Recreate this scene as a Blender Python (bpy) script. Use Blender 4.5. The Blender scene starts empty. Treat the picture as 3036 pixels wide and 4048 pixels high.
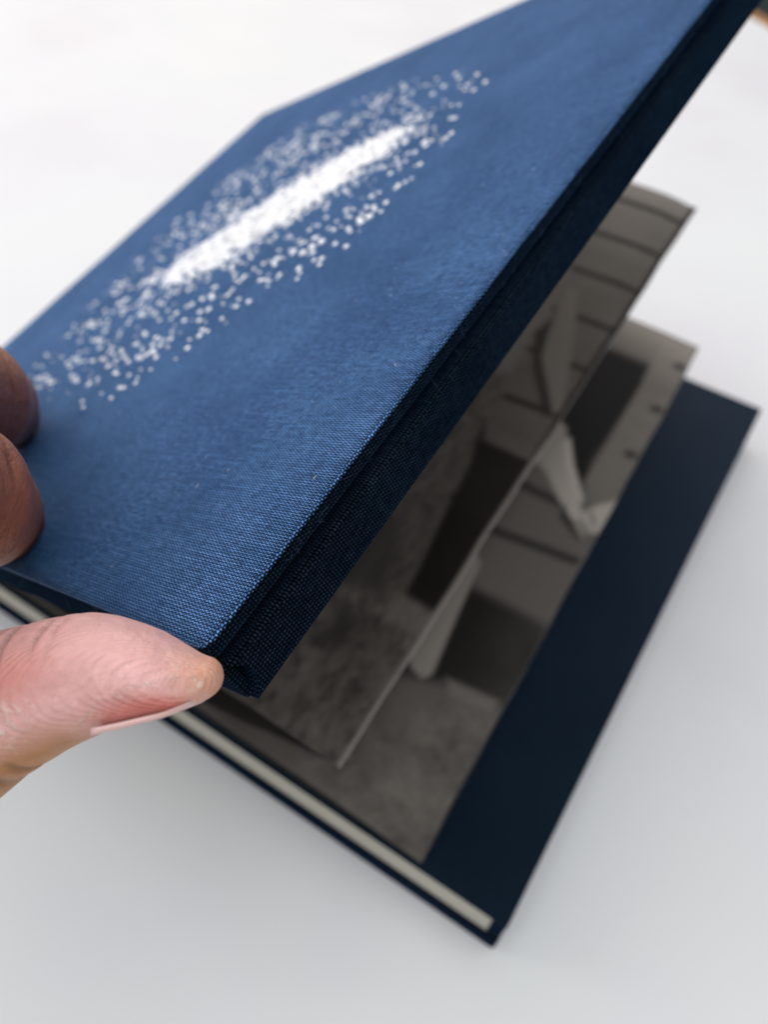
import bpy, bmesh, math, random
import numpy as np
from mathutils import Vector, Matrix

# ------------------------------------------------------------------ camera, world, lamps
scene = bpy.context.scene
C = bpy.context.collection
W = 0.25                                   # width of the album in metres
cam_data = bpy.data.cameras.new('camera')
cam = bpy.data.objects.new('camera', cam_data); C.objects.link(cam)
RX = Vector((0.842491328, 0.534636631, 0.0661213605))      # image right
RY = Vector((0.442818871, -0.617391287, -0.650184163))     # image down
RZ = Vector((-0.306789519, 0.577054305, -0.756893995))     # view direction
cam.matrix_world = Matrix(((RX.x, -RY.x, -RZ.x, 0.960456855*W), (RX.y, -RY.y, -RZ.y, -0.293888268*W),
                           (RX.z, -RY.z, -RZ.z, 1.017990666*W), (0, 0, 0, 1)))
cam_data.sensor_fit = 'HORIZONTAL'; cam_data.sensor_width = 36.0
cam_data.lens = 36.0*3227.95/3036.0
cam_data.clip_start = 0.005; cam_data.clip_end = 50
cam_data.dof.use_dof = True
cam_data.dof.focus_distance = 0.112
cam_data.dof.aperture_fstop = cam_data.lens/2.0
scene.camera = cam
scene.view_settings.view_transform = 'Standard'
scene.view_settings.look = 'None'
scene.view_settings.exposure = 0.0
scene.view_settings.gamma = 1.0

world = bpy.data.worlds.new('World'); scene.world = world
world.use_nodes = True
bg = world.node_tree.nodes['Background']
bg.inputs['Color'].default_value = (0.88, 0.92, 1.0, 1)
bg.inputs['Strength'].default_value = 0.33

def area_lamp(name, loc, target, sx, sy, power, color):
    l = bpy.data.lights.new(name, 'AREA'); l.shape = 'RECTANGLE'; l.size = sx; l.size_y = sy
    l.energy = power; l.color = color
    o = bpy.data.objects.new(name, l); C.objects.link(o); o.location = loc
    o.rotation_euler = (Vector(target)-Vector(loc)).to_track_quat('-Z', 'Y').to_euler()
    return o
area_lamp('window_light', (-3.3, 4.2, 2.2), (0.1, 0.15, 0.05), 5.4, 2.9, 88.0, (1.0, 0.80, 0.67))
area_lamp('overhead_fill', (0.2, -0.4, 2.5), (0.15, 0.1, 0.0), 3.6, 3.6, 66.0, (0.915, 0.96, 1.0))  # unseen overhead softbox added to even out the table
area_lamp('side_fill', (-2.8, -0.4, 2.1), (0.1, -0.1, 0.0), 2.2, 2.2, 54.0, (0.95, 0.975, 1.0))  # unseen fill from the left, added to lift the near table

# ------------------------------------------------------------------ helpers
random.seed(4)
rng = np.random.default_rng(11)

def mat(name):
    m = bpy.data.materials.new(name); m.use_nodes = True
    nt = m.node_tree; b = nt.nodes['Principled BSDF']
    return m, nt, b
def math_node(nt, op, a, b=None):
    n = nt.nodes.new('ShaderNodeMath'); n.operation = op
    for i, v in enumerate((a, b)):
        if v is None: continue
        if hasattr(v, 'is_linked'): nt.links.new(v, n.inputs[i])
        else: n.inputs[i].default_value = v
    return n.outputs[0]
def noise(nt, vec, scale, detail=3.0, rough=0.5):
    n = nt.nodes.new('ShaderNodeTexNoise'); n.inputs['Scale'].default_value = scale
    n.inputs['Detail'].default_value = detail; n.inputs['Roughness'].default_value = rough
    if vec is not None: nt.links.new(vec, n.inputs['Vector'])
    return n.outputs['Fac']
def ramp(nt, fac, stops):
    r = nt.nodes.new('ShaderNodeValToRGB'); nt.links.new(fac, r.inputs[0])
    e = r.color_ramp.elements
    while len(e) < len(stops): e.new(0.5)
    for el, (p, c) in zip(e, stops):
        el.position = p; el.color = (*c, 1) if len(c) == 3 else c
    return r.outputs[0]
def mix(nt, fac, a, b, mode='MIX'):
    n = nt.nodes.new('ShaderNodeMix'); n.data_type = 'RGBA'; n.blend_type = mode
    for s, v in ((n.inputs[0], fac), (n.inputs[6], a), (n.inputs[7], b)):
        if hasattr(v, 'is_linked'): nt.links.new(v, s)
        elif isinstance(v, (int, float)): s.default_value = v
        else: s.default_value = (*v, 1)
    return n.outputs[2]
def bump(nt, height, dist, strength=1.0, normal=None):
    n = nt.nodes.new('ShaderNodeBump'); n.inputs['Distance'].default_value = dist
    n.inputs['Strength'].default_value = strength; nt.links.new(height, n.inputs['Height'])
    if normal is not None: nt.links.new(normal, n.inputs['Normal'])
    return n.outputs[0]

def link(name, me, material=None, parent=None, smooth=False):
    o = bpy.data.objects.new(name, me); C.objects.link(o)
    if material is not None:
        for m in (material if isinstance(material, (list, tuple)) else [material]): me.materials.append(m)
    if parent is not None: o.parent = parent
    if smooth:
        for p in me.polygons: p.use_smooth = True
    return o
def box_uv(me):
    # uv in metres, laid on by the face's main direction
    uv = me.uv_layers.new(name='cloth_uv')
    for p in me.polygons:
        n = p.normal; k = max(range(3), key=lambda i: abs(n[i]))
        a, b = ((1, 2), (0, 2), (0, 1))[k]
        for li in p.loop_indices:
            co = me.vertices[me.loops[li].vertex_index].co
            uv.data[li].uv = (co[a], co[b])
def box_mesh(name, lo, hi, bev=0.0, seg=2):
    bm = bmesh.new(); bmesh.ops.create_cube(bm, size=1)
    for v in bm.verts:
        v.co = Vector([lo[i]+(v.co[i]+.5)*(hi[i]-lo[i]) for i in range(3)])
    if bev: bmesh.ops.bevel(bm, geom=bm.edges[:], offset=bev, segments=seg, affect='EDGES', profile=.5)
    bm.normal_update(); me = bpy.data.meshes.new(name); bm.to_mesh(me); bm.free(); box_uv(me)
    return me
def box(name, lo, hi, material, parent, bev=0.0, seg=2):
    return link(name, box_mesh(name, lo, hi, bev, seg), material, parent)

# ------------------------------------------------------------------ materials
def make_cloth(name, lo, hi, sheen, px, py, spec, rough, gap):
    m, nt, b = mat(name)
    tc = nt.nodes.new('ShaderNodeUVMap'); tc.uv_map = 'cloth_uv'
    sep = nt.nodes.new('ShaderNodeSeparateXYZ')
    # slubs make the threads wander a little
    mp = nt.nodes.new('ShaderNodeMapping'); nt.links.new(tc.outputs[0], mp.inputs[0]); mp.inputs['Scale'].default_value = (1, 1, 1)
    w1 = noise(nt, tc.outputs[0], 420.0, 2.0)
    off = nt.nodes.new('ShaderNodeVectorMath'); off.operation = 'MULTIPLY_ADD'
    cmb = nt.nodes.new('ShaderNodeCombineXYZ')
    nt.links.new(math_node(nt, 'SUBTRACT', w1, .5), cmb.inputs[0])
    nt.links.new(math_node(nt, 'SUBTRACT', noise(nt, tc.outputs[0], 530.0, 2.0), .5), cmb.inputs[1])
    nt.links.new(cmb.outputs[0], off.inputs[0]); off.inputs[1].default_value = (.00022, .00022, 0)
    nt.links.new(tc.outputs[0], off.inputs[2])
    nt.links.new(off.outputs[0], sep.inputs[0])
    x = math_node(nt, 'MULTIPLY', sep.outputs[0], 1/px)
    y0 = math_node(nt, 'MULTIPLY', sep.outputs[1], 1/py)
    # each pick leans a little, so the knots slant
    y = math_node(nt, 'ADD', y0, math_node(nt, 'MULTIPLY', math_node(nt, 'SINE', math_node(nt, 'MULTIPLY', x, math.pi)), .16))
    sx = math_node(nt, 'ABSOLUTE', math_node(nt, 'SINE', math_node(nt, 'MULTIPLY', x, math.pi)))
    sy = math_node(nt, 'ABSOLUTE', math_node(nt, 'SINE', math_node(nt, 'MULTIPLY', y, math.pi)))
    par = math_node(nt, 'MODULO', math_node(nt, 'ADD', math_node(nt, 'FLOOR', x), math_node(nt, 'ADD', math_node(nt, 'FLOOR', y), 4000.0)), 2.0)
    warp = math_node(nt, 'MULTIPLY', sx, math_node(nt, 'ADD', .35, math_node(nt, 'MULTIPLY', sy, .65)))
    weft = math_node(nt, 'MULTIPLY', sy, math_node(nt, 'ADD', .35, math_node(nt, 'MULTIPLY', sx, .65)))
    warp = math_node(nt, 'MULTIPLY', warp, math_node(nt, 'ADD', .45, math_node(nt, 'MULTIPLY', par, .55)))
    weft = math_node(nt, 'MULTIPLY', weft, math_node(nt, 'SUBTRACT', 1.0, math_node(nt, 'MULTIPLY', par, .55)))
    h = math_node(nt, 'MAXIMUM', warp, weft)
    # broad and thread-wise dye variation
    st = nt.nodes.new('ShaderNodeMapping'); nt.links.new(tc.outputs[0], st.inputs[0]); st.inputs['Scale'].default_value = (90, 1500, 1)
    st2 = nt.nodes.new('ShaderNodeMapping'); nt.links.new(tc.outputs[0], st2.inputs[0]); st2.inputs['Scale'].default_value = (2200, 60, 1)
    streak = math_node(nt, 'ADD', math_node(nt, 'MULTIPLY', noise(nt, st.outputs[0], 1.0, 2.0), .6), math_node(nt, 'MULTIPLY', noise(nt, st2.outputs[0], 1.0, 2.0), .4))
    cloud = noise(nt, tc.outputs[0], 38.0, 5.0, .65)
    col = ramp(nt, math_node(nt, 'ADD', math_node(nt, 'MULTIPLY', streak, .55), math_node(nt, 'MULTIPLY', cloud, .45)),
               [(.36, lo), (.64, hi)])
    rows = math_node(nt, 'ADD', .62, math_node(nt, 'MULTIPLY', sy, .38))
    h = math_node(nt, 'MULTIPLY', h, rows)
    thread = ramp(nt, h, [(.36, (gap, gap, gap*1.4)), (.62, (.55, .55, .55)), (.88, (1.22, 1.2, 1.17))])  # colour by thread height: shade between threads painted as dark gaps
    gm = nt.nodes.new('ShaderNodeMapping'); nt.links.new(tc.outputs[0], gm.inputs[0]); gm.inputs['Scale'].default_value = (520, 1150, 1)
    grain = ramp(nt, noise(nt, gm.outputs[0], 1.0, 3.0, .7), [(.33, (.45, .45, .47)), (.67, (1.5, 1.47, 1.42))])
    col = mix(nt, 1.0, col, grain, 'MULTIPLY')
    nt.links.new(mix(nt, 1.0, col, thread, 'MULTIPLY'), b.inputs['Base Color'])
    b.inputs['Roughness'].default_value = rough
    b.inputs['Specular IOR Level'].default_value = spec
    b.inputs['Specular Tint'].default_value = (.25, .55, 1.0, 1)
    b.inputs['Sheen Weight'].default_value = sheen
    b.inputs['Sheen Roughness'].default_value = .38
    b.inputs['Sheen Tint'].default_value = (.16, .44, 1.0, 1)
    nt.links.new(bump(nt, h, .00018, .9), b.inputs['Normal'])
    return m
LIT_CLOTH = make_cloth('book_cloth_lit', (.034, .100, .260), (.165, .345, .72), .5, .00050, .00050, .08, .55, .012)  # book cloth with the light on the cover put into its colour
SHADED_CLOTH = make_cloth('book_cloth_shaded', (.005, .010, .016), (.016, .029, .044), .08, .00056, .00056, .0, .8, .10)  # same cloth with shade put into its colour, for edges and back cover
LINING_CLOTH = make_cloth('lining_cloth', (.004, .010, .015), (.011, .021, .031), .12, .00050, .00050, .28, .36, .2)


def make_plain(name, color, rough, spec=.5, var=.08, scale=300.0, bdist=0.0):
    m, nt, b = mat(name)
    tc = nt.nodes.new('ShaderNodeTexCoord')
    f = noise(nt, tc.outputs['Object'], scale, 4.0)
    lo = [c*(1-var) for c in color]; hi = [min(1, c*(1+var)) for c in color]
    nt.links.new(ramp(nt, f, [(.36, lo), (.64, hi)]), b.inputs['Base Color'])
    b.inputs['Roughness'].default_value = rough; b.inputs['Specular IOR Level'].default_value = spec
    if bdist: nt.links.new(bump(nt, f, bdist), b.inputs['Normal'])
    return m
TABLE, _nt, _b = mat('white_table_laminate')
_tc = _nt.nodes.new('ShaderNodeTexCoord')
_nt.links.new(ramp(_nt, noise(_nt, _tc.outputs['Object'], 5.5, 4.0, .55), [(.36, (.765, .735, .735)), (.5, (.79, .775, .765)), (.64, (.80, .79, .76))]), _b.inputs['Base Color'])
_nt.links.new(ramp(_nt, noise(_nt, _tc.outputs['Object'], 14.0, 3.0), [(.3, (.42, .42, .42)), (.7, (.56, .56, .56))]), _b.inputs['Roughness'])
_b.inputs['Specular IOR Level'].default_value = .25
EDGE_WOOD = make_plain('orange_wood_edge', (.42, .19, .05), .5, .4, .25, 40.0)
FLOOR = make_plain('dark_floor', (.016, .028, .028), .7, .3, .2, 3.0)
LINING = make_plain('dark_navy_lining', (.014, .026, .048), .55, .35, .12, 900.0, .00004)
CORE, _nt, _b = mat('cream_card_core')
_tc = _nt.nodes.new('ShaderNodeTexCoord'); _mp = _nt.nodes.new('ShaderNodeMapping'); _nt.links.new(_tc.outputs['Object'], _mp.inputs[0]); _mp.inputs['Scale'].default_value = (30, 30, 1500)
_f = noise(_nt, _mp.outputs[0], 1.0, 3.0)
_nt.links.new(ramp(_nt, _f, [(.3, (.42, .395, .32)), (.7, (.62, .585, .49))]), _b.inputs['Base Color']); _b.inputs['Roughness'].default_value = .85
_nt.links.new(bump(_nt, _f, .0002, .5), _b.inputs['Normal'])
PAPER_EDGE = make_plain('photo_paper_edge', (.72, .69, .66), .8, .2, .05, 800.0)
CUT_EDGE = make_plain('trimmed_page_edge', (.08, .075, .07), .8, .2, .05, 800.0)
PAPER_BACK = make_plain('dark_page_back', (.05, .05, .058), .6, .3, .1, 500.0)

def make_print():
    m, nt, b = mat('sepia_photo_print')
    a = nt.nodes.new('ShaderNodeVertexColor'); a.layer_name = 'print'
    tc = nt.nodes.new('ShaderNodeTexCoord')
    g = ramp(nt, noise(nt, tc.outputs['Object'], 2600.0, 2.0), [(.3, (.86, .86, .86)), (.7, (1.1, 1.1, 1.1))])
    nt.links.new(mix(nt, 1.0, a.outputs[0], g, 'MULTIPLY'), b.inputs['Base Color'])
    b.inputs['Roughness'].default_value = .5; b.inputs['Specular IOR Level'].default_value = .12
    return m
PRINT = make_print()

def make_foil():
    m, nt, b = mat('silver_foil')
    tc = nt.nodes.new('ShaderNodeTexCoord')
    b.inputs['Base Color'].default_value = (.97, .96, .965, 1)
    b.inputs['Metallic'].default_value = .12; b.inputs['Roughness'].default_value = .3; b.inputs['Coat Weight'].default_value = 1.0; b.inputs['Coat Roughness'].default_value = .15
    nt.links.new(bump(nt, noise(nt, tc.outputs['Object'], 1800.0, 3.0), .0001, .8), b.inputs['Normal'])
    return m
FOIL = make_foil()
FOIL_FLAT, _nt, _b = mat('silver_foil_flat')
_b.inputs['Base Color'].default_value = (.98, .975, .98, 1); _b.inputs['Roughness'].default_value = .4; _b.inputs['Coat Weight'].default_value = 1.0; _b.inputs['Coat Roughness'].default_value = .28; _b.inputs['Specular IOR Level'].default_value = .9
LINT = make_plain('pale_lint', (.62, .62, .60), .8, .3, .2, 900.0)
DARK_LINT = make_plain('navy_fuzz', (.05, .085, .15), .8, .3, .2, 900.0)

def make_skin():
    m, nt, b = mat('skin')
    a = nt.nodes.new('ShaderNodeVertexColor'); a.layer_name = 'skin_tone'
    tc = nt.nodes.new('ShaderNodeTexCoord'); P = tc.outputs['Object']
    mott = ramp(nt, noise(nt, P, 330.0, 5.0, .6), [(.3, (.90, .86, .84)), (.7, (1.07, 1.06, 1.05))])
    col = mix(nt, 1.0, a.outputs[0], mott, 'MULTIPLY')
    fm = nt.nodes.new('ShaderNodeMapping'); nt.links.new(P, fm.inputs[0]); fm.inputs['Rotation'].default_value = (0, .75, .4); fm.inputs['Scale'].default_value = (420, 1500, 1500)
    flake = ramp(nt, noise(nt, fm.outputs[0], 1.0, 3.0, .6), [(.50, (0, 0, 0)), (.62, (1, 1, 1))])
    flake = math_node(nt, 'MULTIPLY', flake, math_node(nt, 'MULTIPLY', a.outputs['Alpha'], .85))
    col = mix(nt, flake, col, (.90, .78, .64))
    nt.links.new(col, b.inputs['Base Color'])
    b.inputs['Roughness'].default_value = .42; b.inputs['Specular IOR Level'].default_value = .5
    b.inputs['Subsurface Weight'].default_value = .12; b.inputs['Subsurface Radius'].default_value = (1.0, .35, .2)
    b.inputs['Subsurface Scale'].default_value = .0022
    # papillary ridges: fine bands that bend with a low noise
    mp = nt.nodes.new('ShaderNodeMapping'); nt.links.new(P, mp.inputs[0]); mp.inputs['Rotation'].default_value = (.5, .8, .55)
    wv = nt.nodes.new('ShaderNodeTexWave'); nt.links.new(mp.outputs[0], wv.inputs['Vector'])
    wv.inputs['Scale'].default_value = 640.0; wv.inputs['Distortion'].default_value = 3.0
    wv.inputs['Detail'].default_value = 2.0; wv.inputs['Detail Scale'].default_value = .35
    rg = nt.nodes.new('ShaderNodeVertexColor'); rg.layer_name = 'ridge'
    n1 = bump(nt, math_node(nt, 'MULTIPLY', wv.outputs['Fac'], rg.outputs[0]), .00016, .6)
    mp2 = nt.nodes.new('ShaderNodeMapping'); nt.links.new(P, mp2.inputs[0])
    mp2.inputs['Rotation'].default_value = (.3, .2, -.5); mp2.inputs['Scale'].default_value = (620, 420, 520)
    n2 = bump(nt, noise(nt, mp2.outputs[0], 1.0, 5.0, .7), .0012, .5, n1)
    n2 = bump(nt, flake, .0003, .8, n2)
    nt.links.new(n2, b.inputs['Normal'])
    return m
SKIN = make_skin()
NAIL_M, _nt, _b = mat('fingernail')
_b.inputs['Base Color'].default_value = (.76, .50, .45, 1); _b.inputs['Roughness'].default_value = .28
_b.inputs['Subsurface Weight'].default_value = .3; _b.inputs['Subsurface Scale'].default_value = .001

# ------------------------------------------------------------------ the setting: table and the dark floor beyond it
root = bpy.data.objects.new('table', None); C.objects.link(root)
root['label'] = 'white table top the open album rests on'; root['category'] = 'table'
ed = Vector((.7985, -.602, 0)); no = Vector((.602, .7985, 0)); p0 = Vector((.3679, 3.392, 0))*W
def slab(name, d0, d1, z0, z1, material, parent):
    bm = bmesh.new(); a, b2 = p0-ed*2.2, p0+ed*1.8
    q = [a+no*d0, b2+no*d0, b2+no*d1, a+no*d1]
    lo = [bm.verts.new((v.x, v.y, z0)) for v in q]; hi = [bm.verts.new((v.x, v.y, z1)) for v in q]
    bm.faces.new(hi); bm.faces.new(lo[::-1])
    for i in range(4): bm.faces.new((lo[i], lo[(i+1) % 4], hi[(i+1) % 4], hi[i]))
    bmesh.ops.recalc_face_normals(bm, faces=bm.faces[:])
    me = bpy.data.meshes.new(name); bm.to_mesh(me); bm.free()
    return link(name, me, material, parent)
slab('table_top', -1.75, -.012, -.03, 0, TABLE, root)
slab('edge_band', -.012, .003, -.03, .0004, EDGE_WOOD, root)
bm = bmesh.new(); bmesh.ops.create_grid(bm, x_segments=8, y_segments=8, size=8)
me = bpy.data.meshes.new('floor'); bm.to_mesh(me); bm.free()
fl = link('floor', me, FLOOR); fl.location.z = -.74; fl['kind'] = 'structure'

# ------------------------------------------------------------------ the album
album = bpy.data.objects.new('photo_album', None); C.objects.link(album)
album.location = (.5*W, .5*W, 0)
album['label'] = 'navy cloth concertina photo album, its foil stamped front cover lifted open'
album['category'] = 'album'
def under_album(o):
    o.parent = album; o.matrix_parent_inverse = Matrix.Translation((-.5*W, -.5*W, 0)); return o
H = 1.00655*W
# back cover: board, cream core open on the near side, cloth on the fore edge and lining on top
back = under_album(box('back_cover', (0, 0, .0004), (W, H, .0090), SHADED_CLOTH, None, .0009, 3))
core = box('card_core', (.003, .0010, .0091), (W-.0042, H-.003, .0217), CORE, back)
box('fore_edge_cloth', (W-.0041, .0004, .0091), (W-.0002, H-.0003, .0217), SHADED_CLOTH, back, .0006)
box('lining', (.001, .0002, .0218), (W, H-.0002, .0225), LINING_CLOTH, back, .0003)

# front cover: local axes along width, along length, outward
front = box('front_cover', (0, 0, -.0031), (.926827*W, .943448*H, -.00012), SHADED_CLOTH, None, .0009, 3)
under_album(front)
Rt = Matrix(((0.842394112, -0.00161351, -0.538859496), (-0.106066054, 0.979936055, -0.168746319), (0.528320122, 0.199305606, 0.825321225)))
Mf = Rt.to_4x4(); Mf.translation = Vector((0.005001563, -0.047367409, 0.162407246))*W
front.matrix_basis = Mf
FU, FV, FT = .926827*W, .943448*H, .049703*W
# cover face in lit cloth colour, rolled down a little over the board's edges
def lit_cover_cloth():
    bm = bmesh.new(); bmesh.ops.create_grid(bm, x_segments=120, y_segments=120, size=.5)
    rr = .0011
    for v in bm.verts:
        x, y = (v.co.x+.5)*FU, (v.co.y+.5)*FV
        d = min(x, y, FU-x, FV-y); v.co = Vector((x, y, 0))
    geo = [e for e in bm.edges if e.is_boundary]
    ring = bmesh.ops.extrude_edge_only(bm, edges=geo)['geom']
    mid = Vector((FU/2, FV/2, 0))
    for v in [g for g in ring if isinstance(g, bmesh.types.BMVert)]:
        v.co.z = -.0006
        v.co.x += (.00022 if v.co.x > FU-1e-6 else -.00022 if v.co.x < 1e-6 else 0); v.co.y += (.00022 if v.co.y > FV-1e-6 else -.00022 if v.co.y < 1e-6 else 0)
    # soften the near fore-edge corner and let the sheet undulate by hundredths of a millimetre
    for v in bm.verts:
        cx, cy = FU-v.co.x, v.co.y; k = .0011
        if cx < k and cy < k:
            dx, dy = k-cx, k-cy; L = math.hypot(dx, dy)
            if L > k: v.co.x -= dx-dx*k/L; v.co.y += dy-dy*k/L
        v.co.z += .00003*math.sin(v.co.x*210+1.3*math.sin(v.co.y*130))
    bmesh.ops.recalc_face_normals(bm, faces=bm.faces[:]); bm.normal_update()
    me = bpy.data.meshes.new('lit_cover_cloth'); bm.to_mesh(me); bm.free(); box_uv(me)
    return link('lit_cover_cloth', me, LIT_CLOTH, front, True)
lit_cover_cloth()
# inner block with its cloth wrapped fore edge; the near end shows the folded corner
box('inner_block', (.002, .0004, -FT), (FU-.0030, FV-.0006, -.0037), SHADED_CLOTH, front, .0008, 3)
def fore_strip():
    # cloth wrapped round the fore edge, ending in a rounded tongue at the near corner
    bm = bmesh.new(); z0, z1 = -FT-.0003, -.0049; n = 23; uo, ui = FU+.0002, FU-.0034
    prof = []
    for i in range(n):
        t = i/(n-1); prof.append((z1+(z0-z1)*t, .0002+.0030*math.sin(math.pi*min(1, t*1.02))*(1-.5*t)))
    ring = []
    for z, v0 in prof:
        dz = min(abs(z-z0), abs(z1-z)); r = .0011; inset = max(0, r-dz)**2/r
        ring.append([bm.verts.new((ui, v0, z)), bm.verts.new((uo-inset, v0, z)), bm.verts.new((uo-inset, FV, z)), bm.verts.new((ui, FV, z))])
    for a, b2 in zip(ring, ring[1:]):
        for k in range(3): bm.faces.new((a[k], a[k+1], b2[k+1], b2[k]))
    bm.faces.new(ring[0]); bm.faces.new(ring[-1][::-1])
    bmesh.ops.recalc_face_normals(bm, faces=bm.faces[:]); bm.normal_update()
    me = bpy.data.meshes.new('fore_edge_cloth'); bm.to_mesh(me); bm.free(); box_uv(me)
    return link('fore_edge_cloth', me, SHADED_CLOTH, front)
fore_strip()
box('corner_fold', (FU-.030, -.0005, -FT+.0002), (FU-.0016, .0014, -.0042), SHADED_CLOTH, front, .0006, 3)

# foil stamp: a galaxy of dots round a solid tilted core, in cover coordinates (fractions of width, length)
def in_poly(P, poly):
    x, y = P; c = False; n = len(poly)
    for i in range(n):
        (x1, y1), (x2, y2) = poly[i], poly[i-1]
        if (y1 > y) != (y2 > y) and x < (x2-x1)*(y-y1)/(y2-y1)+x1: c = not c
    return c
def seg_dist(P, poly):
    best = 9
    for (x1, y1), (x2, y2) in zip(poly, poly[1:]+poly[:1]):
        dx, dy = x2-x1, y2-y1; t = max(0, min(1, ((P[0]-x1)*dx+(P[1]-y1)*dy)/(dx*dx+dy*dy)))
        best = min(best, math.hypot(P[0]-x1-t*dx, P[1]-y1-t*dy))
    return best
OUT = [(.31,.20),(.466,.174),(.524,.178),(.583,.228),(.625,.249),(.64,.296),(.685,.336),(.704,.373),(.717,.419),(.714,.486),(.718,.524),(.707,.604),(.68,.70),(.60,.77),(.498,.802),(.409,.802),(.27,.79),(.19,.688),(.167,.576),(.164,.476),(.178,.39),(.192,.301),(.24,.24)]
CORE_P = [(.338,.412),(.405,.388),(.466,.408),(.513,.460),(.562,.512),(.600,.565),(.625,.612),(.596,.642),(.526,.628),(.455,.578),(.395,.515),(.354,.460)]
def disc(bm, u, v, r, n=7, z=.00004, dome=.75, flat=0):
    # a raised dot of foil: low rounded cap
    rings = []
    for k2, (rr, hh) in enumerate(((1, 0), (.78, .62))):
        rings.append([bm.verts.new((u+r*rr*math.cos(2*math.pi*(k+.5*k2)/n), v+r*rr*math.sin(2*math.pi*(k+.5*k2)/n), z+hh*dome*r)) for k in range(n)])
    c = bm.verts.new((u, v, z+dome*r))
    for k in range(n):
        a, b2 = rings[0][k], rings[0][(k+1) % n]; p, q = rings[1][k], rings[1][(k+1) % n]
        for f in ((a, b2, p), (b2, q, p), (p, q, c)): bm.faces.new(f).material_index = flat
bm = bmesh.new()
for _ in range(210):                                           # clumps
    cu, cv = random.uniform(.16, .73), random.uniform(.16, .81)
    if not in_poly((cu, cv), OUT): continue
    for _ in range(random.randint(2, 5)):
        p = (cu+random.gauss(0, .009), cv+random.gauss(0, .009))
        if in_poly(p, OUT) and not in_poly(p, CORE_P): disc(bm, p[0]*W, p[1]*W, random.uniform(.0004, .0008))
for _ in range(620):                                           # evenly strewn single dots
    p = (random.uniform(.15, .73), random.uniform(.16, .81))
    if in_poly(p, OUT) and not in_poly(p, CORE_P): disc(bm, p[0]*W, p[1]*W, random.choice((.0003, .0004, .0006, .0008)))
for _ in range(9000):                                          # dense scatter thinning out from the core
    p = (random.uniform(.2, .75), random.uniform(.3, .75))
    if in_poly(p, CORE_P): continue
    d = seg_dist(p, CORE_P)
    if random.random() < .75*math.exp(-(d/.017)**1.1): disc(bm, p[0]*W, p[1]*W, random.uniform(.0003, .00075), 6)
for _ in range(2600):                                          # the core itself: overlapping dots
    p = (random.uniform(.33, .66), random.uniform(.37, .67))
    if in_poly(p, CORE_P): disc(bm, p[0]*W, p[1]*W, random.uniform(.0006, .0012), 7, .00004, .45)
for _ in range(2200):                                          # with flat foil between them
    p = (random.uniform(.33, .66), random.uniform(.37, .67))
    if in_poly(p, CORE_P) and seg_dist(p, CORE_P) > random.uniform(0, .03): disc(bm, p[0]*W, p[1]*W, random.uniform(.0007, .0016), 7, .00003+random.uniform(.0001, .0005), .05, 1)
for pu, pv in ((.640, .395), (.648, .402), (.656, .409), (.695, .43), (.701, .437)):
    disc(bm, pu*W, pv*W, .0011)
bmesh.ops.recalc_face_normals(bm, faces=bm.faces[:])
me = bpy.data.meshes.new('foil_stamp'); bm.to_mesh(me); bm.free()
fo = link('foil_stamp', me, [FOIL, FOIL_FLAT], front); fo['kind'] = 'stuff'

# lint and loose fibres caught in the cloth
def tube(bm, pts, r, n=4):
    prev = None
    for i, p in enumerate(pts):
        d = (pts[min(i+1, len(pts)-1)]-pts[max(i-1, 0)]).normalized()
        a = d.orthogonal().normalized(); b2 = d.cross(a)
        ring = [bm.verts.new(p+a*r*math.cos(2*math.pi*k/n)+b2*r*math.sin(2*math.pi*k/n)) for k in range(n)]
        if prev:
            for k in range(n): bm.faces.new((prev[k], prev[(k+1) % n], ring[(k+1) % n], ring[k]))
        prev = ring
def fibre(bm, base, length, r, spread):
    d = Vector((random.gauss(0, 1), random.gauss(0, 1), random.gauss(0, 1)*spread)).normalized(); pts = [base.copy()]
    for _ in range(7):
        d = (d+Vector((random.gauss(0, .35), random.gauss(0, .35), random.gauss(0, .35)*spread))).normalized()
        pts.append(pts[-1]+d*length/7)
    tube(bm, pts, r)
bm = bmesh.new()
for _ in range(70):                                            # fuzz along the fore edge and near edge of the board
    fibre(bm, Vector((FU+.0001, random.uniform(.0, .9)*FV, random.uniform(-.0033, -.0005))), random.uniform(.0012, .0035), .000016, 1.0)
for _ in range(60):
    fibre(bm, Vector((random.uniform(.3, 1)*FU, -.0001, random.uniform(-.003, -.0003))), random.uniform(.001, .0028), .000016, 1.0)
me = bpy.data.meshes.new('cloth_fuzz'); bm.to_mesh(me); bm.free()
o = link('cloth_fuzz', me, DARK_LINT, front); o['kind'] = 'stuff'
bm = bmesh.new()
for _ in range(60):
    u, v = random.uniform(.45, .99)*FU, random.uniform(.02, .55)*FV
    fibre(bm, Vector((u, v, .0001)), random.uniform(.0003, .0007), random.uniform(.00002, .00004), .1)
for u, v in ((.835, .30), (.84, .315), (.91, .12), (.90, .22), (.80, .10)):
    fibre(bm, Vector((u*W, v*W, .0001)), .0007, .00006, .1)
for v in (.20, .31, .33):
    fibre(bm, Vector((FU, v*W, -.0006)), .0026, .000013, .6)
me = bpy.data.meshes.new('lint_fleck'); bm.to_mesh(me); bm.free()
o = link('lint_fleck', me, LINT, front); o['kind'] = 'stuff'

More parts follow.
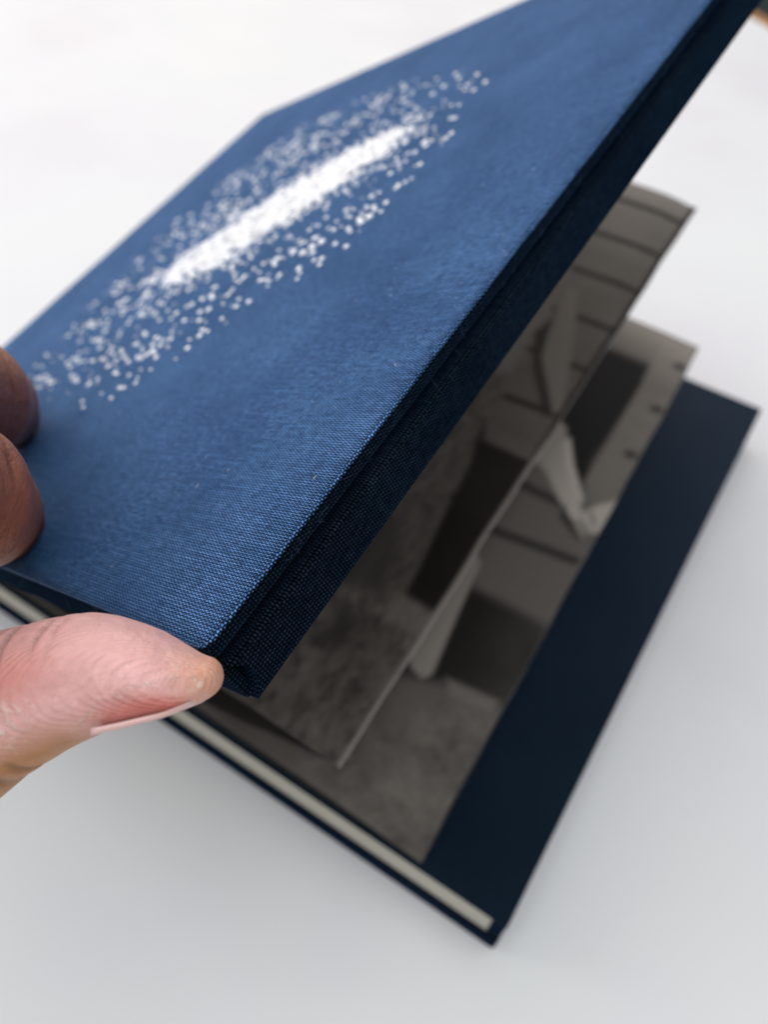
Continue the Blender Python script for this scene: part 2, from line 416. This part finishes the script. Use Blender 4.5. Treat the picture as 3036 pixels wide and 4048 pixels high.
# ------------------------------------------------------------------ concertina pages with their printed photographs
def curve(pts, n):
    # smooth polyline through pts (left fold to right fold), n samples, even in x
    P = np.array(pts, float); t = np.linspace(0, len(P)-1, n); i = np.minimum(t.astype(int), len(P)-2); f = (t-i)[:, None]
    Q = np.vstack([2*P[0]-P[1], P, 2*P[-1]-P[-2]]); a, b, c, d = Q[i], Q[i+1], Q[i+2], Q[i+3]
    C = .5*(2*b+(c-a)*f+(2*a-5*b+4*c-d)*f*f+(3*b-a-3*c+d)*f**3)
    s = np.r_[0, np.cumsum(np.linalg.norm(np.diff(C, axis=0), axis=1))]; s /= s[-1]
    u = np.linspace(0, 1, n); return np.stack([np.interp(u, s, C[:, k]) for k in range(3)], 1)
PAGES = {
 'p1': ([(.035,0,.17),(.3,0,.215),(.633,0,.228),(.706,0,.226),(.79,-.011,.25)], [(.035,1,.33),(.3,.995,.385),(.669,.985,.404),(.773,.981,.40)]),
 'p1b': ([(.035,0,.137),(.3,0,.142),(.595,0,.158),(.705,0,.195),(.788,-.010,.2485)], [(.035,1,.26),(.3,1,.28),(.6,.99,.33),(.772,.981,.398)]),
 'p2': ([(.035,0,.127),(.3,0,.132),(.592,0,.134),(.737,0,.130),(.891,-.004,.13)], [(.035,1,.175),(.3,1,.17),(.744,1.004,.163),(.86,1,.162)]),
 'p2b': ([(.035,0,.112),(.3,0,.116),(.591,0,.122),(.74,0,.119),(.892,-.001,.118)], [(.035,1,.165),(.3,1,.162),(.744,1.003,.157),(.86,1,.155)]),
}

NU, NV = 76, 260
US = np.r_[np.linspace(0, .80, 17)[:-1], np.linspace(.80, 1, NU-16)]; VS = np.linspace(0, 1, NV)
UU, VV = np.meshgrid(US, VS)                                   # (NV, NU)
def smooth_noise(su, sv, seed, octaves=3):
    r = np.random.default_rng(seed); out = np.zeros_like(UU); amp = 1.0; tot = 0
    for k in range(octaves):
        gu, gv = int(su*2**k)+2, int(sv*2**k)+2; g = r.random((gv+1, gu+1))
        x, y = UU*(gu-1), VV*(gv-1); i, j = x.astype(int), y.astype(int); fx, fy = x-i, y-j
        fx, fy = fx*fx*(3-2*fx), fy*fy*(3-2*fy)
        out += amp*((g[j, i]*(1-fx)+g[j, i+1]*fx)*(1-fy)+(g[j+1, i]*(1-fx)+g[j+1, i+1]*fx)*fy); tot += amp; amp *= .55
    return out/tot
def sm(d, w): return np.clip(.5-d/w, 0, 1)**2*(3-2*np.clip(.5-d/w, 0, 1))
def poly_mask(poly, w=.008):
    P = np.array(poly); inside = np.zeros(UU.shape, bool); dist = np.full(UU.shape, 9.)
    for (x1, y1), (x2, y2) in zip(P, np.roll(P, 1, 0)):
        if y1 != y2:
            c = ((y1 > VV) != (y2 > VV)) & (UU < (x2-x1)*(VV-y1)/(y2-y1)+x1); inside ^= c
        dx, dy = x2-x1, y2-y1; t = np.clip(((UU-x1)*dx+(VV-y1)*dy)/(dx*dx+dy*dy+1e-12), 0, 1)
        dist = np.minimum(dist, np.hypot(UU-x1-t*dx, VV-y1-t*dy))
    return sm(np.where(inside, -dist, dist), w)
def line_mask(u0, u1, v0, v1, half, w=.006):
    t = np.clip((UU-u0)/(u1-u0), 0, 1); d = np.abs(VV-(v0+(v1-v0)*t))-half
    return sm(d, w)*sm(np.maximum(u0-UU, UU-u1), .01)
def paint(base, layers):
    img = np.repeat(base[..., None], 3, 2)
    for m, v in layers:
        v = v[..., None] if isinstance(v, np.ndarray) else v
        img = img*(1-m[..., None])+m[..., None]*v
    return img
TONE = np.array([.82, .715, .61])
def photo_one():
    mott = smooth_noise(60, 60, 3, 4); fine = smooth_noise(200, 90, 5, 2)
    base = np.full(UU.shape, .13)+.05*np.clip((VV-.55)/.45, 0, 1)+.07*np.clip((VV-.94)/.05, 0, 1)+.05*(smooth_noise(8, 40, 9)-.5)
    L = []
    for v in (.335, .42, .5065, .597, .683, .773, .862, .951): L.append((line_mask(0, .994, v-.004, v+.002, .0055), .030))
    L.append((sm(.989-UU, .006)*sm(.43-VV, .02), .035))
    edge_light = (sm(.9935-UU, .004)*sm(VV-.47, .12)*.75, .34)
    L.append((poly_mask([(.60,.08),(.70,.52),(.865,.534),(.883,.52),(.892,.447),(.906,.365),(.91,.308),(.931,.215),(.929,.12),(.8,.05)], .02), .105+.12*(fine-.45)))
    L.append((poly_mask([(.72,.95),(.80,.98),(.869,.686),(.87,.55),(.70,.50)], .03), .20))
    L.append((poly_mask([(.889,.69),(.893,.631),(.925,.571),(.984,.509),(.97,.50),(.90,.57),(.865,.63)], .012), .035))
    L.append((poly_mask([(.865,.735),(.89,.735),(.93,.66),(.967,.58),(.990,.524),(.984,.509),(.955,.54),(.905,.592),(.889,.64)], .012), .20))
    L.append((poly_mask([(.880,.46),(.903,.431),(.985,.424),(1.01,.43),(1.01,.18),(.938,.18),(.932,.229),(.914,.325),(.905,.385)], .014), .013+.015*smooth_noise(10, 20, 8)))
    g = .125+.20*(mott-.5)+.10*(fine-.5)
    L.append((sm(VV-.175, .03), g))
    L.append((poly_mask([(.92,.195),(1.0,.19),(1.0,.16),(.93,.155)], .015), .19+.1*(fine-.5)))
    L.append((poly_mask([(.86,.15),(.90,.14),(.90,.105),(.86,.10)], .03), .06))
    L.append((poly_mask([(.80,.30),(.87,.27),(.90,.19),(.82,.16)], .03), .07))
    L.append(edge_light)
    return paint(base, L)*TONE
def photo_two():
    mott = smooth_noise(26, 40, 13, 4); fine = smooth_noise(160, 120, 15, 2)
    base = np.full(UU.shape, .15)+.20*np.clip((VV-.88)/.1, 0, 1)
    L = []
    L.append((poly_mask([(.60,.86),(.855,.90),(.93,.90),(.945,.83),(.933,.636),(.945,.582),(.88,.60),(.60,.62)], .03), .011))
    L.append((poly_mask([(.926,1.01),(1.02,1.01),(1.02,.58),(.995,.57),(.968,.55),(.936,.592),(.935,.843)], .010), .20+.16*np.clip((VV-.86)/.12, 0, 1)+.04*(mott-.5)))
    for u0, v in ((.972, .684), (.972, .804), (.972, .928)): L.append((line_mask(u0, .996, v-.001, v+.002, .008, .010), .045))
    L.append((line_mask(.80, .995, .425, .452, .008, .010), .045))
    L.append((line_mask(.80, .935, .530, .532, .009, .012), .05))
    L.append((poly_mask([(.855,.68),(.872,.645),(.902,.605),(.95,.549),(.961,.53),(.968,.506),(.94,.517),(.907,.543),(.87,.574),(.80,.60),(.80,.69)], .010), .36+.14*np.clip((UU-.86)/.08, 0, 1)))
    L.append((poly_mask([(.925,.535),(.94,.52),(.985,.495),(.975,.485),(.93,.508)], .010), .04))
    L.append((poly_mask([(.958,.531),(.975,.56),(.995,.579),(1.01,.605),(1.01,.515),(.98,.509)], .008), .50))
    for q in (((.950,.515),(.966,.500),(.972,.503),(.962,.520)), ((.958,.512),(.978,.490),(.983,.494),(.968,.518)), ((.968,.514),(.986,.500),(.990,.504),(.976,.520))):
        L.append((poly_mask(q, .007), .30))
    L.append((poly_mask([(.968,.541),(.974,.545),(.992,.524),(.988,.520)], .006), .22))
    L.append((poly_mask([(.872,.662),(.905,.612),(.952,.556),(.944,.552),(.895,.604),(.866,.650)], .010), .56))
    L.append((poly_mask([(.80,.40),(.873,.332),(.941,.335),(1.02,.337),(1.02,.259),(1.02,.205),(.96,.195),(.909,.188),(.84,.165),(.78,.17)], .025), .018+.05*smooth_noise(14, 16, 18)*np.clip((UU-.9)/.1, 0, 1)))
    g = .15+.16*(mott-.5)+.07*(fine-.5)
    L.append((sm(VV-.185, .03)*np.clip(1-.8*poly_mask([(.80,.20),(.90,.21),(.93,.17),(.87,.10),(.80,.10)], .04), 0, 1), g))
    L.append((poly_mask([(.91,.198),(.99,.208),(.99,.19),(.93,.178)], .012), .20))
    L.append((poly_mask([(.80,.42),(.861,.372),(.872,.297),(.890,.192),(.881,.180),(.858,.185),(.80,.25)], .006), .33))
    return paint(base, L)*TONE
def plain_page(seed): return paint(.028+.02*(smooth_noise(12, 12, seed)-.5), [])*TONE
def page(key, img, bow):
    near, far = PAGES[key]; A, B = curve(near, 400), curve(far, 400)
    ui = np.linspace(0, 1, 400); A = np.stack([np.interp(US, ui, A[:, k]) for k in range(3)], 1); B = np.stack([np.interp(US, ui, B[:, k]) for k in range(3)], 1)
    v = VS[:, None, None]; G = (A[None]*(1-v)+B[None]*v)*W
    G[..., 2] += bow*np.sin(VS*math.pi)[:, None]*np.interp(US, [0, .8, 1], [0, .3, 1])[None]*W
    G[..., 0] += (.00016*np.sin(VS*23+bow*900)+.0001*np.sin(VS*57))[:, None]*np.interp(US, [0, .9, 1], [0, 0, 1])[None]
    T = .00045; top = G.reshape(-1, 3); bot = top-np.array([0, 0, T]); n = len(top)
    vs = np.vstack([top, bot]); faces = []; mi = []
    idx = np.arange(n).reshape(NV, NU)
    q = np.stack([idx[:-1, :-1], idx[:-1, 1:], idx[1:, 1:], idx[1:, :-1]], -1).reshape(-1, 4)
    faces = q.tolist()+(q[:, ::-1]+n).tolist(); mi = [0]*len(q)+[1]*len(q)
    for e, k in ((idx[0, :], 3), (idx[:, -1], 2), (idx[-1, ::-1], 3), (idx[::-1, 0], 2)):
        for a, b2 in zip(e, e[1:]): faces.append([int(a), int(a)+n, int(b2)+n, int(b2)]); mi.append(k)
    me = bpy.data.meshes.new('photo_page'); me.from_pydata(vs.tolist(), [], faces); me.update()
    ca = me.color_attributes.new('print', 'FLOAT_COLOR', 'POINT')
    col = np.ones((2*n, 4), np.float32); col[:n, :3] = np.clip(img.reshape(-1, 3), .01, .9); col[n:, :3] = .05
    ca.data.foreach_set('color', col.ravel())
    o = link('photo_page', me, [PRINT, PAPER_BACK, PAPER_EDGE, CUT_EDGE], None, True)
    me.polygons.foreach_set('material_index', mi)
    return under_album(o)
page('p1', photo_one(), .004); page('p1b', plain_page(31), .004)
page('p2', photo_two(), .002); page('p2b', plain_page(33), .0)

# ------------------------------------------------------------------ the hand (millimetres)
THUMB = [[165.77, -78.68, 153.5, -8.85, 12.33, 12.99, 15.5], [170.46, -72.17, 154.91, -7.49, 10.44, 11.0, 13.75], [173.57, -67.28, 155.72, -6.57, 9.16, 9.65, 12.5], [176.89, -61.36, 157.24, -5.49, 7.65, 8.06, 11.75], [180.02, -55.96, 158.44, -4.64, 6.47, 6.81, 11.25], [181.47, -53.91, 159.41, -4.31, 6.0, 6.32, 11.0], [182.74, -52.19, 160.21, -4.08, 5.68, 5.99, 10.75], [184.3, -50.28, 161.03, -3.86, 5.38, 5.67, 10.5], [185.6, -48.72, 161.69, -3.67, 5.11, 5.38, 10.25], [187.09, -47.21, 162.24, -3.46, 4.82, 5.08, 10.0], [189.11, -45.58, 162.67, -3.13, 4.37, 4.6, 9.5], [189.72, -44.92, 162.92, -2.9, 4.05, 4.26, 9.38], [192.08, -43.72, 163.21, -2.6, 3.63, 3.82, 9.0], [194.49, -42.52, 163.48, -2.23, 3.11, 3.28, 8.25], [197.49, -41.39, 163.79, -1.67, 2.33, 2.45, 7.0], [199.53, -40.6, 164.22, -1.27, 1.77, 1.87, 5.5], [200.9, -39.67, 164.71, -1.02, 1.42, 1.49, 4.0], [201.64, -39.21, 164.75, -0.68, 0.95, 1.0, 2.5], [201.94, -39.01, 164.79, -0.31, 0.43, 0.45, 1.25]]
FWD = [-0.3068, 0.5771, -0.7569]
INDEX = [[160.3, -81.72, 171.57, 12.5], [166.81, -65.99, 179.27, 11.5], [161.24, -50.49, 181.78, 10.75], [155.52, -40.46, 168.63, 11.38], [141.7, -31.4, 148.1, 10.25], [130.64, -23.93, 130.21, 8.5]]
MIDDLE = [[147.67, -82.12, 166.47, 12.5], [152.61, -63.44, 175.41, 11.5], [141.99, -38.9, 178.6, 10.75], [129.6, -20.31, 158.16, 10.88], [108.06, -6.02, 134.85, 10.5], [88.98, 6.34, 112.37, 9.25]]
RING = [[136.08, -82.59, 160.9, 12.0], [135.41, -62.41, 169.95, 11.25], [120.43, -35.97, 173.06, 10.0], [98.85, -15.72, 151.0, 10.0], [71.07, 3.61, 124.15, 9.5], [57.69, 12.83, 110.18, 8.5]]
LITTLE = [[125.27, -82.15, 155.71, 11.0], [121.02, -61.48, 163.28, 10.0], [100.18, -34.64, 162.46, 8.75], [80.19, -15.29, 145.68, 8.5], [56.98, -1.53, 125.94, 8.0]]
PALM = [[142.22, -109.64, 154.3, 27.5], [147.31, -96.44, 160.66, 25.0], [157.88, -81.97, 169.05, 18.75], [160.21, -82.93, 160.77, 17.5]]
NAIL = [[192.91, -49.17, 159.38, -0.067, 0.3, 0.916, 8.38], [193.47, -48.67, 159.53, -0.07, 0.297, 0.916, 8.38], [194.85, -47.4, 159.94, -0.077, 0.291, 0.914, 8.38], [196.76, -45.6, 160.54, -0.086, 0.282, 0.911, 8.38], [198.51, -43.99, 161.06, -0.095, 0.274, 0.908, 8.38], [199.88, -42.7, 161.48, -0.102, 0.268, 0.906, 6.08], [200.67, -41.95, 161.74, -0.106, 0.264, 0.905, 3.96], [200.96, -41.66, 161.85, -0.107, 0.262, 0.904, 3.17]]

def ring_points(c, up, dep, n=28, e=2.2):
    out = []
    for k in range(n):
        a = 2*math.pi*k/n; ca, sa = math.cos(a), math.sin(a)
        out.append(c+up*(math.copysign(abs(sa)**(2/e), sa))+dep*(math.copysign(abs(ca)**(2/e), ca)))
    return out
def build_hand():
    bm = bmesh.new()
    F = Vector(FWD)
    def loft(rings):
        vr = [[bm.verts.new(p) for p in r] for r in rings]; n = len(vr[0])
        for a, b2 in zip(vr, vr[1:]):
            for k in range(n): bm.faces.new((a[k], a[(k+1) % n], b2[(k+1) % n], b2[k]))
        bm.faces.new(vr[0][::-1]); bm.faces.new(vr[-1])
    loft([ring_points(Vector(t[:3]), Vector(t[3:6]), F*t[6]) for t in THUMB])
    def ball(c, r, sub=3):
        g = bmesh.ops.create_icosphere(bm, subdivisions=sub, radius=r); bmesh.ops.translate(bm, verts=g['verts'], vec=c)
    def chain(L):
        for a, b2 in zip(L, L[1:]):
            pa, pb = Vector(a[:3]), Vector(b2[:3]); m = max(3, int((pb-pa).length/2.2))
            for i in range(m+1):
                t = i/m; r = a[3]+(b2[3]-a[3])*t
                r *= 1-.05*math.sin(math.pi*t)
                ball(pa.lerp(pb, t), r)
    for L in (INDEX, MIDDLE, RING, LITTLE): chain(L)
    chain(PALM)
    for L in (INDEX, MIDDLE, RING, LITTLE): chain([[*PALM[1][:3], 17.0], L[0]])
    chain([[*PALM[1][:3], 20.0], [*THUMB[0][:3], 15.5]])
    chain([[*PALM[0][:3], 27.0], [PALM[0][0]-34, PALM[0][1]-52, PALM[0][2]-4, 26.0]])
    bmesh.ops.recalc_face_normals(bm, faces=bm.faces[:])
    me = bpy.data.meshes.new('raw'); bm.to_mesh(me); bm.free()
    o = bpy.data.objects.new('hand', me); C.objects.link(o)
    r = o.modifiers.new('r', 'REMESH'); r.mode = 'VOXEL'; r.voxel_size = .5
    s = o.modifiers.new('s', 'SMOOTH'); s.iterations = 9; s.factor = .5
    dg = bpy.context.evaluated_depsgraph_get(); ev = o.evaluated_get(dg)
    new = bpy.data.meshes.new_from_object(ev); o.modifiers.clear(); o.data = new; bpy.data.meshes.remove(me); new.name = 'hand'
    n = len(new.vertices); P = np.empty(n*3, np.float32); new.vertices.foreach_get('co', P); P = P.reshape(-1, 3).astype(float)
    # where along the thumb and how far round towards the pad each point lies
    T = np.array(THUMB); Tc = T[:, :3]; Tu = T[:, 3:6]
    s = np.linspace(0, len(T)-1, 300); Tc2 = np.stack([np.interp(s, range(len(T)), Tc[:, k]) for k in range(3)], 1)
    Tu2 = np.stack([np.interp(s, range(len(T)), Tu[:, k]) for k in range(3)], 1); Tr2 = np.interp(s, range(len(T)), T[:, 6])
    axis = Tc[-1]-Tc[4]; axis /= np.linalg.norm(axis); along = (P-Tc[4])@axis       # mm from the frame-side of the thumb to its tip
    L = (Tc[-1]-Tc[4])@axis
    ks = (Tc2-Tc[4])@axis; j = np.clip(np.searchsorted(ks, along), 0, 299)
    rel = P-Tc2[j]; hu = np.einsum('ij,ij->i', rel, Tu2[j])/np.einsum('ij,ij->i', Tu2[j], Tu2[j])
    dd = rel@np.array(FWD)/np.maximum(Tr2[j], 1)
    dthumb = np.abs(np.linalg.norm(rel-np.outer(rel@axis, axis), axis=1))
    F2 = np.array([q[:3] for Lc in (INDEX, MIDDLE, RING, LITTLE) for q in Lc[1:]]+[INDEX[0][:3], MIDDLE[0][:3]])
    dfing = np.full(n, 1e9)
    for Lc in (INDEX, MIDDLE, RING, LITTLE):
        for a, b2 in zip(Lc, Lc[1:]):
            a, b2 = np.array(a[:3]), np.array(b2[:3]); ab = b2-a; t = np.clip((P-a)@ab/(ab@ab), 0, 1)
            dfing = np.minimum(dfing, np.linalg.norm(P-a-t[:, None]*ab, axis=1))
    wf = np.clip((dthumb-dfing)/6+.5, 0, 1)[:, None]                                # 1 on the fingers
    # creases of the thumb joint and the swelling of the pad, as real relief
    N = np.empty(n*3, np.float32); new.vertices.foreach_get('normal', N); N = N.reshape(-1, 3).astype(float)
    depth = np.zeros(n)
    for s0, h0, h1, wd, dp, slant in CREASES:
        x = along-(s0+slant*(1-hu)); fade = np.clip((hu-h0)/.25, 0, 1)*np.clip((h1-hu)/.2, 0, 1)
        depth += dp*np.exp(-(x/wd)**2)*fade
    wr = np.zeros(n)
    for k, Lc in enumerate((INDEX, MIDDLE)):
        for (i, t0, dp, wd) in ((3, .10, .7, .5), (3, .38, .8, .55), (3, .62, .45, .4), (3, .85, .6, .5), (4, .2, .7, .5), (4, .5, .5, .5), (4, .8, .5, .6), (2, .75, .5, .6), (2, .92, .6, .5)):
            a, b2 = np.array(Lc[i][:3]), np.array(Lc[min(i+1, len(Lc)-1)][:3]); ab = b2-a; ll = np.linalg.norm(ab); ab /= ll
            q = P-(a+ab*ll*t0); x = q@ab+(.9+t0)*np.sin(q[:, 0]*.38+i+k+9*t0)+.6*np.sin(q[:, 2]*.8+2*k+4*t0); lat = np.linalg.norm(q-np.outer(q@ab, ab), axis=1)
            wr += .55*dp*np.exp(-(x/wd)**2)*(lat < 15)*np.clip(.5+.9*np.sin(q[:, 1]*.42+q[:, 2]*.33+2.1*i+5*t0+k), 0, 1)
    depth = depth*(1-wf[:, 0])+wr*wf[:, 0]
    P2 = P-N*depth[:, None]
    new.vertices.foreach_set('co', (P2*.001).astype(np.float32).ravel())
    # skin tones: pink pad, ochre underside, orange tip, brown fingers
    def lin(c): c = np.array(c)/255.; return np.where(c <= .04045, c/12.92, ((c+.055)/1.055)**2.4)
    pad, joint, ochre, tip, brown, brown2 = lin((238, 184, 178)), lin((210, 124, 112)), lin((188, 126, 70)), lin((232, 170, 142)), lin((122, 70, 50)), lin((164, 100, 72))
    a = np.clip(along/L, -1, 1.1)[:, None]; h = hu[:, None]
    col = np.repeat(pad[None], n, 0)
    wj = np.exp(-((a-.22)/.22)**2)*np.exp(-((h-.35)/.4)**2); col = col*(1-.75*wj)+.75*wj*joint
    wj2 = np.exp(-((a-.75)/.2)**2)*np.exp(-((h+.45)/.3)**2); col = col*(1-.7*wj2)+.7*wj2*joint
    wo = np.clip((-.25-h+.6*(.3-a))/.5, 0, 1)*np.clip((.62-a)/.25, 0, 1); col = col*(1-wo)+wo*ochre
    wt = np.clip((a-.82)/.14, 0, 1); col = col*(1-wt)+wt*tip
    r = np.random.default_rng(2)
    q = P*.16
    band = np.clip(.5+.28*np.sin(q[:, 0]+1.7*np.sin(q[:, 1]*1.3))+.28*np.sin(q[:, 2]*1.4+1.5*np.sin(q[:, 0]*.9+2)), 0, 1)[:, None]
    fcol = brown*(1-band)+brown2*band
    far = np.clip((-.55-a)/.5, 0, 1); wfc = np.maximum(wf, far)                     # palm and wrist take the brown of the back of the hand
    col = col*(1-wfc)+fcol*wfc
    dark = np.clip(depth/.6, 0, 1)[:, None]; col = col*(1-.45*dark)  # shade in the creases painted into the skin colour
    line = -.62+.95*(a-.45)/.4                                                      # dry skin along the edge of the pad
    alpha = (np.clip(1.1-np.abs(h-line)/.11, 0, 1)*np.clip((a-.40)/.1, 0, 1)*np.clip((.86-a)/.1, 0, 1)+.8*np.exp(-((a-.15)/.16)**2-((h+.15)/.28)**2)+.5*np.exp(-((a-.92)/.06)**2))*(1-wf)
    alpha = np.clip(alpha, 0, 1)
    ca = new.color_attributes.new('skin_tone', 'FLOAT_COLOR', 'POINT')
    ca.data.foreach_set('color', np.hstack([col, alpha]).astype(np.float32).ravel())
    cr = new.color_attributes.new('ridge', 'FLOAT_COLOR', 'POINT'); k3 = np.ones((n, 4)); k3[:, :3] = 1-wf
    cr.data.foreach_set('color', k3.astype(np.float32).ravel())
    new.materials.append(SKIN)
    for p in new.polygons: p.use_smooth = True
    return o
CREASES = [(5.0, .45, 1.4, .40, .75, .8), (9.4, .55, 1.4, .34, .70, -.6), (1.6, .45, 1.4, .4, .6, 1.2), (11.3, .30, 1.3, .30, .28, -.5), (3.2, .72, 1.4, .3, .5, -.6), (-1.5, -1.0, .6, .8, .6, 2.0), (2.0, -1.2, -.55, .5, .5, 1.5), (.5, .0, .5, .35, .25, 1.0)]
hand = build_hand()
hand['label'] = 'brown hand with thumb under and bent fingers over the lifted album cover'; hand['category'] = 'hand'
# thumb nail: a thin curved plate hugging the underside of the tip
bm = bmesh.new(); F = Vector(FWD); rows = []
for x, y, z, ux, uy, uz, w in NAIL:
    c, up = Vector((x, y, z)), Vector((ux, uy, uz)); row = []
    for k in range(-6, 7):
        t = k/6; row.append((c+F*(w*t)+up*(1.1*t*t+.0), up))
    rows.append(row)
def vert(p): return bm.verts.new(p*.001)
lowr = [[vert(p) for p, up in r] for r in rows]; topr = [[vert(p+up*(1.15-.07*i)) for p, up in r] for i, r in enumerate(rows)]
for i in range(len(rows)-1):
    for k in range(12):
        bm.faces.new((lowr[i][k], lowr[i][k+1], lowr[i+1][k+1], lowr[i+1][k])); bm.faces.new((topr[i][k], topr[i+1][k], topr[i+1][k+1], topr[i][k+1]))
    for k in (0, 12): bm.faces.new((lowr[i][k], lowr[i+1][k], topr[i+1][k], topr[i][k]))
for i in (0, -1):
    for k in range(12): bm.faces.new((lowr[i][k], lowr[i][k+1], topr[i][k+1], topr[i][k]))
bmesh.ops.recalc_face_normals(bm, faces=bm.faces[:])
me = bpy.data.meshes.new('thumb_nail'); bm.to_mesh(me); bm.free()
link('thumb_nail', me, NAIL_M, hand, True)
# finger nails, on the far side of the bent fingers
for L in (INDEX, MIDDLE, RING, LITTLE):
    p = [Vector(q[:3]) for q in L]; ax = (p[-1]-p[-2]).normalized()
    d = p[-2]-(p[1]+p[-1])/2; d = (d-ax*d.dot(ax)).normalized(); sd = ax.cross(d)
    rad = L[-1][3]*.97; bm = bmesh.new(); grid = []
    for i in range(8):
        s = -4.5+11.5*i/7; hw = .60*min(1, (i+1.6)/4)*(1 if i < 6 else .93); row = []
        for k in range(9):
            th = hw*(k-4)/4; row.append(bm.verts.new((p[-1]+ax*s+d*(rad*math.cos(th)+.05-max(0, s-3)*.13)+sd*rad*math.sin(th))*.001))
        grid.append(row)
    for i in range(7):
        for k in range(8): bm.faces.new((grid[i][k], grid[i][k+1], grid[i+1][k+1], grid[i+1][k]))
    bmesh.ops.recalc_face_normals(bm, faces=bm.faces[:])
    bmesh.ops.solidify(bm, geom=bm.faces[:], thickness=-.0004)
    me = bpy.data.meshes.new('fingernail'); bm.to_mesh(me); bm.free()
    link('fingernail', me, NAIL_M, hand, True)
